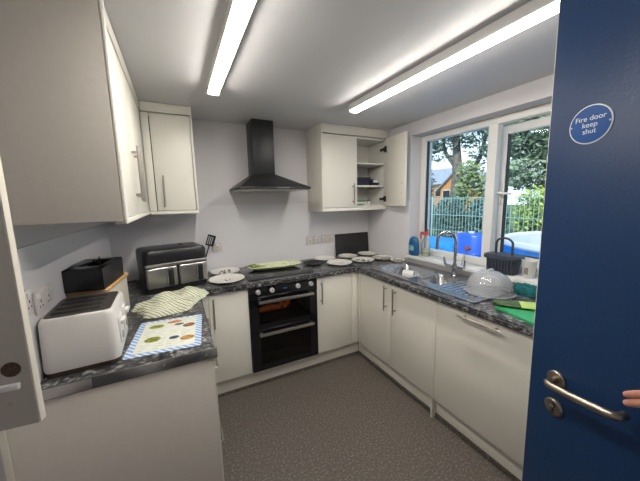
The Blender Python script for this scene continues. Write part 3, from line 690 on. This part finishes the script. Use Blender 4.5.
for k in range(13):
    a = R(k*15); pts.append((0, .055*math.cos(a), .215+.04*math.sin(a)))
b.tube([(0, .055, .12)]+pts+[(0, -.055, .12)], .008, 10).build('hoop_handle', 'caddy', t, local=True)
t = thing('cup', 'white tapered cup on the sill right of the slate caddy', 'cup', (2.60, -1.728, ZS))
B().lathe([(0, 0), (.030, 0), (.033, .006), (.043, .118), (.045, .122), (.041, .122), (.030, .01), (0, .008)], n=26).build('body', 'cup', t, local=True)
B().box(-.0405, -.036, -.012, .012, .03, .075).build('mark', mat('cup_mark', (.25, .22, .2), .5, var=.4, scale=60), t, local=True)
t = bmesh.new(); bmesh.ops.create_icosphere(t, subdivisions=4, radius=1)
for v in t.verts:
    p = v.co.copy(); n_ = 1+.10*math.sin(9*p.x+3)+.08*math.sin(13*p.y)+.06*math.sin(17*p.z+5*p.x)
    v.co = Vector((p.x*.050*n_, p.y*.095*n_, max(p.z, -.3)*.055*n_+.0175))
one(B()._add(t), 'dish_cloth', 'teal', 'scrunched dark teal cloth on worktop below the white cup', 'cloth', ang=80).location = (2.468, -1.798, .9115)
# dome cover
t = thing('cake_dome', 'clear frosted plastic dome cover upside on the drainer', 'dome cover', (2.300, -1.650, .921))
t['label'] = 'large clear plastic dome cover standing on the sink drainer'
B().lathe([(.150, 0), (.152, .004), (.140, .010), (.134, .03), (.122, .075), (.095, .115), (.055, .137), (0, .143), (0, .141), (.054, .135), (.093, .113), (.120, .073), (.132, .029), (.138, .008)], n=48).build('shell', 'dome', t, local=True)
b = B()
for k in range(18):
    a = 2*math.pi*k/18; ca, sa_ = math.cos(a), math.sin(a)
    b.tube([(.133*ca, .133*sa_, .03), (.1225*ca, .1225*sa_, .075), (.096*ca, .096*sa_, .115)], .0022, 5)
b.build('ribs', 'dome', t, local=True)
B().tube([(-.03, 0, .140), (-.02, 0, .152), (.02, 0, .152), (.03, 0, .140)], .006, 8).build('grip', 'dome', t, local=True)
# green boards
one(B().box(-.13, .13, -.20, .20, 0, .012, .005, axis=2), 'chopping_board', 'gboard', 'green plastic chopping board flat on worktop near blue door', 'board').location = (2.150, -2.050, .9115)
bpy.data.objects['chopping_board.001'].rotation_euler = (0, 0, R(-14))
one(B().box(-.075, .075, -.15, .15, 0, .010, .004, axis=2), 'chopping_board', 'cup', 'white board lying beneath the lime oven glove', 'board')
o = bpy.data.objects['chopping_board.002']; o.location = (2.45, -2.06, .9115); o['label'] = 'white board flat on worktop behind the lime oven glove'
t = thing('oven_mitt', 'long lime green oven mitt with dark olive rounded end', 'oven glove', (2.206, -1.927, .9245), R(40))
def mitt(y0, y1, w0, w1, z0): 
    rg = []; n = 10
    for i in range(n+1):
        f_ = i/n; y = y0+(y1-y0)*f_; w = w0+(w1-w0)*f_
        rg.append((y, w))
    return rg
def slab(rg, h, m, name):
    rings = []
    for y, w in rg: rings.append([(w*math.cos(a_)*1.0, y, .012+h*math.sin(a_)) for a_ in [2*math.pi*k/16 for k in range(16)]])
    return loft(rings).build(name, m, t, local=True, ang=60)
prof = [(.165, .004), (.160, .022), (.148, .036), (.12, .045), (.08, .048), (.04, .050)]
tag(slab([(y, w) for y, w in prof], .013, 'dgreen', 'mitt_tip'), 'dark olive rounded end')
slab([(.04, .050), (-.02, .054), (-.10, .058), (-.19, .062), (-.20, .058)], .013, 'lgreen', 'mitt_body')
# ---------------------------------------------------------------- ceiling battens
def batten(x, y0, y1, label):
    t = thing('ceiling_light', label, 'light', (x, (y0+y1)/2, H-.001))
    B().box(x-.036, x+.036, y0, y1, H-.048, H-.001, .004).build('body', 'white', t)
    B().box(x-.028, x+.028, y0+.012, y1-.012, H-.060, H-.0485, .005, 3).build('diffuser', 'tube', t)
    for ya in (y1-.012, y0-.004): B().box(x-.0365, x+.0365, ya, ya+.016, H-.061, H-.002, .005).build('end_cap', 'white', t)
batten(.757, -2.33, -.815, 'white tube ceiling light over the left worktop side')
batten(1.752, -2.37, -.86, 'white tube ceiling light nearest the window')
# ---------------------------------------------------------------- blue fire door
DR = thing('door_1', None, None, (1.487-.016*.2334, -2.29-.016*.9724, 0), R(-103.5)); DR.rotation_euler = (0, R(-.75), R(-103.5)); DR['kind'] = 'structure'
B().box(0, .83, .0, .044, .008, 2.15, .002).build('door_leaf', 'bluedoor', DR, local=True)
B().box(-.004, 0, .004, .040, .008, 2.15).build('lipping', 'edge', DR, local=True)
lk = B()
rt = Matrix.Rotation(R(90), 4, 'X')
def disc(x, z, r, th=.008): lk.lathe([(0, 0), (r, 0), (r, th*.6), (r*.85, th), (r*.3, th*1.05), (0, th)], mtx=Matrix.Translation((x, 0, z)) @ rt, n=32)
disc(.081, .998, .0262)
b = lk; b.build('rose', 'aged', DR, local=True)
B().tube([(.081, -.006, .998), (.081, -.026, .998), (.083, -.038, .998), (.090, -.045, .998), (.102, -.048, .998), (.160, -.048, 1.004), (.224, -.048, 1.013), (.238, -.046, 1.015), (.246, -.039, 1.016), (.248, -.028, 1.016), (.248, -.018, 1.016)], .0102, 14).build('lever_handle', 'aged', DR, local=True)
lk = B(); disc(.080, .908, .0268); es = lk.build('lock_escutcheon', 'aged', DR, local=True)
B().box(.075, .085, -.012, -.0085, .889, .911, .002).cyl((.080, -.0125, .916), (.080, -.008, .916), .0085, n=18).build('key_cylinder', 'grout', es, local=True)
B().cyl((.080, -.0132, .916), (.080, -.012, .916), .0065, n=16).build('cylinder_face', 'steel', es, local=True)
# sign
sg = thing('sign', None, None, (.104, -.0005, 1.722)); sg.parent = DR
sg['label'] = 'round blue sign with white rim reading Fire door keep shut'
sr = .0485
B().lathe([(0, 0), (sr, 0), (sr, .0015), (sr-.001, .002), (0, .002)], mtx=rt, n=48).build('rim', 'signwhite', sg, local=True)
B().lathe([(0, .002), (sr-.0028, .002), (sr-.0028, .0024), (0, .0024)], mtx=rt, n=48).build('disc', 'signblue', sg, local=True)
for txt, z in (('Fire door', .0100), ('keep', -.0062), ('shut', -.0222)):
    cu = bpy.data.curves.new('lettering', 'FONT'); cu.body = txt; cu.size = .0180; cu.align_x = 'CENTER'; cu.extrude = .0002; cu.offset = .0
    tmp = bpy.data.objects.new('tmp', cu); C.objects.link(tmp); bpy.context.view_layer.update()
    me = bpy.data.meshes.new_from_object(tmp.evaluated_get(bpy.context.evaluated_depsgraph_get())); bpy.data.objects.remove(tmp)
    me.transform(Matrix.Translation((0, -.0027, z)) @ Matrix.Rotation(R(90), 4, 'X'))
    me.materials.clear(); me.materials.append(M['signwhite'])
    o = bpy.data.objects.new('lettering', me); C.objects.link(o); o.parent = sg
for s_ in (-1, 1): B().lathe([(0, .0036), (.0018, .003), (.0024, .0022), (0, .0022)], mtx=Matrix.Translation((s_*(sr-.006), 0, 0)) @ rt, n=12).build('screw', 'steel', sg, local=True)
# ---------------------------------------------------------------- hand at the right edge
pn = thing('person', 'person holding the blue door, only pink fingertips showing at right edge', 'person')
mw = Matrix.Translation((1.487, -2.29, 0)) @ Matrix.Rotation(R(-103.5), 4, 'Z')
pn.location = (mw @ Vector((.30, -.040, .96, 1)))[:3]; pn.rotation_euler = (0, 0, R(-103.5))
def skin_obj(name, chains, m, parent):
    verts, edges, rad = [], [], []
    idx = {}
    for ch in chains:
        prev = None
        for (x, y, z, r) in ch:
            k = (round(x, 4), round(y, 4), round(z, 4))
            if k not in idx: idx[k] = len(verts); verts.append((x, y, z)); rad.append(r)
            if prev is not None: edges.append((prev, idx[k]))
            prev = idx[k]
    me = bpy.data.meshes.new(name); me.from_pydata(verts, edges, []); o = bpy.data.objects.new(name, me); C.objects.link(o)
    sk = o.modifiers.new('Skin', 'SKIN'); sk.use_smooth_shade = True
    for i, r in enumerate(rad): me.skin_vertices[0].data[i].radius = (r, r)
    me.skin_vertices[0].data[0].use_root = True
    ss = o.modifiers.new('Sub', 'SUBSURF'); ss.levels = 2; ss.render_levels = 2
    bpy.context.view_layer.update()
    m2 = bpy.data.meshes.new_from_object(o.evaluated_get(bpy.context.evaluated_depsgraph_get())); bpy.data.objects.remove(o)
    m2.materials.clear(); m2.materials.append(M[m])
    for p in m2.polygons: p.use_smooth = True
    o = bpy.data.objects.new(name, m2); C.objects.link(o); o.parent = parent; return o
def F(x, y, z): return (x-.30, y+.040, z-.96)
# local: -x points to the fingertips, z up, y<0 towards the camera
PW = (*F(.395, -.070, 1.165), .027); PK = (*F(.355, -.058, 1.135), .024); WR = (*F(.445, -.085, 1.19), .028)
def finger(kn, tip, r, bend):
    k, t_ = Vector(F(*kn)), Vector(F(*tip)); pts = [PK, (*k, r*1.2)]
    for f_, rr in ((.42, 1.08), (.75, 1.0), (1.0, .8)):
        p = k.lerp(t_, f_); p.y -= bend*math.sin(math.pi*f_); p.z += bend*.6*math.sin(math.pi*f_); pts.append((*p, r*rr))
    return pts
ch = [[PW, PK], [PW, WR, (*F(.52, -.11, 1.20), .029), (*F(.66, -.16, 1.19), .037)],
      finger((.330, -.052, 1.136), (.256, -.042, 1.082), .0094, .004), finger((.332, -.052, 1.114), (.258, -.042, 1.0625), .0094, .005),
      finger((.338, -.056, 1.094), (.312, -.044, 1.058), .0085, .006), finger((.348, -.058, 1.078), (.328, -.048, 1.050), .0075, .006),
      [PW, (*F(.380, -.086, 1.180), .013), (*F(.350, -.092, 1.182), .0105), (*F(.322, -.088, 1.172), .0085)]]
skin_obj('body', ch, 'skin', pn)
b = B(); b.tube([F(.54, -.115, 1.20), F(.68, -.165, 1.19), F(.80, -.20, 1.17)], [.043, .05, .056], 14).build('sleeve', 'sleeve', pn, local=True)
# ---------------------------------------------------------------- near left cupboard door end
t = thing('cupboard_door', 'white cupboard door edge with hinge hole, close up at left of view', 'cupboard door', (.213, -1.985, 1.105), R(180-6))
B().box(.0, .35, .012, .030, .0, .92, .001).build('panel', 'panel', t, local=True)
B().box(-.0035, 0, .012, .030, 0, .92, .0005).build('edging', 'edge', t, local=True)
b = B().cyl((.027, .0300, .124), (.027, .0312, .124), .0150, n=28).build('hinge_hole', 'hole', t, local=True)
b = B().box(.016, .12, .0302, .040, .084, .096, .002).build('catch_bar', 'white', t, local=True)
for x, z in ((.047, .160), (.039, .052), (.052, .27)): B().cyl((x, .030, z), (x, .0315, z), .004, n=12).build('screw', 'handle', t, local=True)
# ---------------------------------------------------------------- outside
GZ = -.05
struct('ground', B().box(2.86, 60, -30, 60, GZ-.2, GZ), 'grass')
struct('ground_bounce_slab', B().box(2.84, 4.8, -6, 8, GZ, GZ+.03), mat('blue_bounce_slab', (.46, .52, .62), .8, var=.1, scale=2))  # pale blue slab added to bounce cool light onto the ceiling
def leaves(b, blobs, n, size):
    t = bmesh.new(); tot = sum(q[3]*q[4]*q[5] for q in blobs)
    for (x, y, z, rx, ry, rz) in blobs:
        for k in range(int(n*rx*ry*rz/tot)):
            while True:
                p = Vector((random.uniform(-1, 1), random.uniform(-1, 1), random.uniform(-1, 1)))
                if .25 < p.length < 1: break
            c = Vector((x+p.x*rx, y+p.y*ry, z+p.z*rz)); s_ = size*random.uniform(.6, 1.3)
            u_ = Vector((random.gauss(0, 1), random.gauss(0, 1), random.gauss(0, 1))).normalized(); v_ = u_.orthogonal().normalized()
            q = [c+u_*s_, c+v_*s_*.5, c-u_*s_, c-v_*s_*.5]; t.faces.new([t.verts.new(w) for w in q])
    me = bpy.data.meshes.new('t'); t.to_mesh(me); t.free(); b.bm.from_mesh(me); bpy.data.meshes.remove(me); return b
def tree(name, label, base, trunk, branches, blobs, n, size, leaf, group='trees beyond the fence'):
    t = thing(name, label, 'tree', base, group=group)
    tb = B().tube(trunk[0], trunk[1], 10)
    for pts, rs in branches: tb.tube(pts, rs, 7)
    tb.build('trunk', 'bark', t, local=True)
    leaves(B(), blobs, n, size).build('foliage', leaf, t, local=True, smooth=False)
tree('broadleaf_tree', 'tall tree with thick forked trunk seen through left window pane', (12.5, 6.40, GZ),
     ([(0, 0, 0), (.02, .05, 1.6), (.0, -.05, 2.6), (-.05, .05, 4.0), (0, .2, 6)], [.28, .25, .24, .17, .07]),
     [([(0, -.05, 2.0), (.2, -.6, 2.6), (.3, -1.0, 3.6), (.3, -1.2, 5)], [.15, .12, .09, .05]), ([(0, 0, 2.9), (0, .7, 3.8), (0, 1.0, 5)], [.10, .08, .04])],
     [(0, .3, 4.9, 1.2, 1.5, 1.1), (.2, -1.3, 3.9, 1, 1.0, .8), (.3, -1.9, 5.0, 1.2, 1.2, 1.2), (0, 1.0, 3.7, .8, .55, .35), (.3, -1.9, 2.9, .7, .7, .7), (0, 0, 6.4, 2.2, 2.4, 1.2), (0, 1.3, 4.4, .8, .7, .5)], 6500, .13, 'leafA')
tree('broadleaf_tree', 'leafy tree with fine drooping branches seen through right window pane', (10.6, 1.75, GZ),
     ([(0, 0, 0), (0, .1, 2), (.1, 0, 4), (.1, 0, 6)], [.16, .14, .10, .05]),
     [([(0, 0, 2.6), (0, .7, 3.4), (0, 1.6, 3.7)], [.06, .05, .02]), ([(0, 0, 3.0), (0, -.8, 3.4), (0, -1.7, 3.1)], [.06, .05, .02]), ([(0, 0, 3.5), (-.3, -.6, 4.4), (-.3, -1.3, 5)], [.06, .04, .02])],
     [(0, .55, 3.6, .8, 1.1, .9), (0, .55, 2.35, .7, .95, .6), (0, .3, 4.9, 1.1, 1.5, .9), (0, -.9, 3.2, .7, .8, .9)], 10000, .10, 'leafD')
tree('slim_tree', 'slim dark tree beside the brick house at left pane edge', (14, 9.35, GZ),
     ([(0, 0, 0), (.02, 0, 1.6), (0, .05, 3)], [.16, .15, .10]), [], [(0, 0, 2.3, .35, .35, 1.0), (0, .1, 4.6, .6, .5, .5)], 500, .11, 'leafA')
tree('garden_bush', 'bright lime green bush behind fence at right pane', (9.7, 1.60, GZ),
     ([(0, 0, 0), (0, 0, 1.0)], [.05, .03]), [], [(0, 0, 1.05, .5, .6, .85), (.2, -.75, .95, .5, .6, .8)], 2200, .08, 'leafC', 'shrubs behind the fence')
tree('garden_bush', 'olive green bush under the left pane tree', (10.6, 4.2, GZ),
     ([(0, 0, 0), (0, 0, 1.2)], [.06, .03]), [], [(0, 0, 1.7, .6, .75, .9), (0, .2, 2.5, .5, .5, .5)], 1100, .10, 'leafB', 'shrubs behind the fence')
for k, (y, lab) in enumerate(((7.55, 'dark hedge shrub furthest left behind the fence'), (6.15, 'dark hedge shrub in front of the thick trunk'), (4.8, 'dark hedge shrub left of the window mullion'), (3.4, 'dark hedge shrub right of the window mullion'))):
    tree('hedge_shrub', lab, (9.6, y-.4, GZ), ([(0, 0, 0), (0, 0, .8)], [.05, .03]), [], [(0, 0, .82, .5, .64, .88)], 2300, .075, 'hedge', 'hedge shrubs behind the fence')
# fence
t = thing('mesh_fence', 'pale green metal bar fence running across the garden', 'fence', (8.2, 2.6, GZ))
b = B()
for k in range(62): b.box(-.005, .005, -3.0+k*.105-.005, -3.0+k*.105+.005, 0, 1.60)
for z in (.08, .55, 1.05, 1.58): b.box(-.008, .008, -3.05, 3.5, z-.008, z+.008)
b.build('bar_panel', 'fence', t, local=True)
for y in (-3.0, -.8, 1.4, 3.5): B().box(-.02, .02, y-.02, y+.02, 0, 1.64, .004).build('post', 'fence', t, local=True)
# houses
def house(label, loc, w, d, h, rh, gable):
    t = thing('brick_house', label, 'house', loc, R(0))
    B().box(-d/2, d/2, -w/2, w/2, 0, h).build('wall', 'brick', t, local=True)
    if gable:
        B().faces([(-d/2, -w/2, h), (-d/2, w/2, h), (-d/2, 0, h+rh), (d/2, -w/2, h), (d/2, w/2, h), (d/2, 0, h+rh)], [(0, 1, 2), (3, 4, 5), (0, 1, 4, 3), (1, 2, 5, 4), (0, 2, 5, 3)]).build('gable', 'brick', t, local=True)
        b = B()
        for s_ in (-1, 1): b.faces([(-d/2-.3, 0, h+rh+.15), (d/2, 0, h+rh+.15), (d/2, s_*(w/2+.4), h-.15), (-d/2-.3, s_*(w/2+.4), h-.15), (-d/2-.3, 0, h+rh), (d/2, 0, h+rh), (d/2, s_*(w/2+.4), h-.3), (-d/2-.3, s_*(w/2+.4), h-.3)], [(0, 1, 2, 3), (4, 5, 6, 7), (0, 3, 7, 4), (0, 1, 5, 4), (1, 2, 6, 5), (2, 3, 7, 6)])
        b.build('roof', 'slate', t, local=True)
    else:
        B().faces([(-d/2-.3, -w/2-.2, h), (-d/2-.3, w/2+.2, h), (d/2+.3, w/2+.2, h), (d/2+.3, -w/2-.2, h), (0, -w/2-.2, h+rh), (0, w/2+.2, h+rh)], [(0, 1, 5, 4), (2, 3, 4, 5), (0, 3, 4), (1, 2, 5), (0, 1, 2, 3)]).build('roof', 'slate', t, local=True)
    for y in (-w*.28, 0, w*.28):
        fr = B().box(-d/2-.06, -d/2+.02, y-.45, y+.45, h*.55, h*.55+1.0).build('window', 'upvc', t, local=True)
        B().box(-d/2-.08, -d/2-.055, y-.37, y+.37, h*.55+.08, h*.55+.92).build('pane', 'blackglass', fr, local=True)
house('orange brick house with long grey slate roof seen in left pane', (30, 21.6, GZ), 7, 6, 3.1, 2.0, False)
house('orange brick house with pointed gable right of the thick trunk', (27, 15.6, GZ), 3.4, 5, 2.5, 1.5, True)
# garden things close to the window
t = thing('sand_table', 'low blue tarpaulin covered play pit outside the left pane', 'play pit', (6.2, 1.75, GZ))
b = loft([rr3(.55, .85, .2, 0), rr3(.60, .90, .22, .25), rr3(.56, .86, .22, .50), rr3(.40, .70, .2, .60), rr3(.1, .3, .05, .64)])
b.build('cover', 'tarp', t, local=True)
B().tube([(-.56, .5, .3), (-.52, .0, .50), (-.56, -.6, .2)], .02, 8).build('rope', 'poolwhite', t, local=True)
t = thing('storage_drum', 'bright cobalt blue plastic drum outside beside the mullion', 'drum', (5.3, .52, GZ))
B().lathe([(0, 0), (.27, 0), (.29, .03), (.29, .28), (.30, .30), (.29, .32), (.29, .58), (.30, .60), (.29, .62), (.28, .90), (.26, .93), (0, .93)], n=32).build('body', 'cobalt', t, local=True)
B().lathe([(.0, .93), (.05, .93), (.05, .96), (0, .96)], (.1, .1, 0), 16).build('cap', 'poolwhite', t, local=True)
t = thing('wooden_post', 'tan timber post standing beside the blue drum outside', 'post', (5.52, .93, GZ))
B().box(-.05, .05, -.05, .05, 0, .78, .008).build('post', 'stand', t, local=True)
B().lathe([(0, 0), (.09, .0), (.10, .05), (.06, .13), (0, .15)], (0, 0, .78), 14).build('cap', 'stand', t, local=True)
t = thing('paddling_pool', 'round pool with white rim over blue wall outside right pane', 'pool', (6.3, -.95, GZ))
B().lathe([(0, .02), (1.25, .02), (1.30, .05), (1.33, .80), (1.28, .80), (1.25, .10), (0, .10)], n=48).build('wall', 'tarp', t, local=True)
B().lathe([(1.265, .80), (1.35, .80), (1.37, .83), (1.36, .88), (1.30, .90), (1.25, .86), (1.24, .4), (1.25, .4)], n=48).build('rim', 'poolwhite', t, local=True)
# ---------------------------------------------------------------- world, sun
w = bpy.data.worlds.new('sky'); bpy.context.scene.world = w; w.use_nodes = True; nt = w.node_tree; nt.nodes.clear()
o = nt.nodes.new('ShaderNodeOutputWorld'); bg = nt.nodes.new('ShaderNodeBackground'); bg.inputs['Strength'].default_value = 1.55
tc = nt.nodes.new('ShaderNodeTexCoord'); sx = nt.nodes.new('ShaderNodeSeparateXYZ'); rp = nt.nodes.new('ShaderNodeValToRGB')
ns = nt.nodes.new('ShaderNodeTexNoise'); ns.inputs['Scale'].default_value = 2.6; ns.inputs['Detail'].default_value = 5
cl = nt.nodes.new('ShaderNodeValToRGB'); cl.color_ramp.elements[0].position = .45; cl.color_ramp.elements[1].position = .62
mx = nt.nodes.new('ShaderNodeMixRGB'); mx.inputs[2].default_value = (1.0, 1.1, 1.22, 1)
nt.links.new(tc.outputs['Generated'], sx.inputs[0]); nt.links.new(tc.outputs['Generated'], ns.inputs['Vector'])
nt.links.new(sx.outputs['Z'], rp.inputs['Fac']); nt.links.new(ns.outputs['Fac'], cl.inputs['Fac']); nt.links.new(cl.outputs['Color'], mx.inputs[0])
rp.color_ramp.elements[0].color = (.78, .98, 1.22, 1); rp.color_ramp.elements[1].color = (.16, .42, .95, 1); rp.color_ramp.elements[1].position = .75
nt.links.new(rp.outputs['Color'], mx.inputs[1]); nt.links.new(mx.outputs[0], bg.inputs['Color']); nt.links.new(bg.outputs[0], o.inputs['Surface'])
sl = bpy.data.lights.new('sun', 'SUN'); sl.energy = 3.6; sl.angle = R(1); sl.color = (1, .93, .82)
so = bpy.data.objects.new('sun', sl); C.objects.link(so); so.location = (-5, -6, 12)
so.rotation_euler = Vector((.50, .50, -.70)).to_track_quat('-Z', 'Y').to_euler()
# ---------------------------------------------------------------- camera
cam = bpy.data.cameras.new('camera'); co = bpy.data.objects.new('camera', cam); C.objects.link(co)
r0, r1, r2 = (0.8897, -0.4561, -0.0198), (-0.0823, -0.1174, -0.9897), (0.449, 0.8822, -0.142)
mm = Matrix(((r0[0], -r1[0], -r2[0], .4942), (r0[1], -r1[1], -r2[1], -2.7388), (r0[2], -r1[2], -r2[2], 1.5435), (0, 0, 0, 1)))
co.matrix_world = mm
cam.sensor_fit = 'HORIZONTAL'; cam.sensor_width = 36; cam.lens = 280.11/640*36; cam.clip_start = .02; cam.clip_end = 200
sc = bpy.context.scene; sc.camera = co
sc.view_settings.view_transform = 'Standard'; sc.view_settings.look = 'None'; sc.view_settings.exposure = 0.0
sc.cycles.max_bounces = 10; sc.cycles.transparent_max_bounces = 16; sc.cycles.use_denoising = True; sc.cycles.sample_clamp_indirect = 6
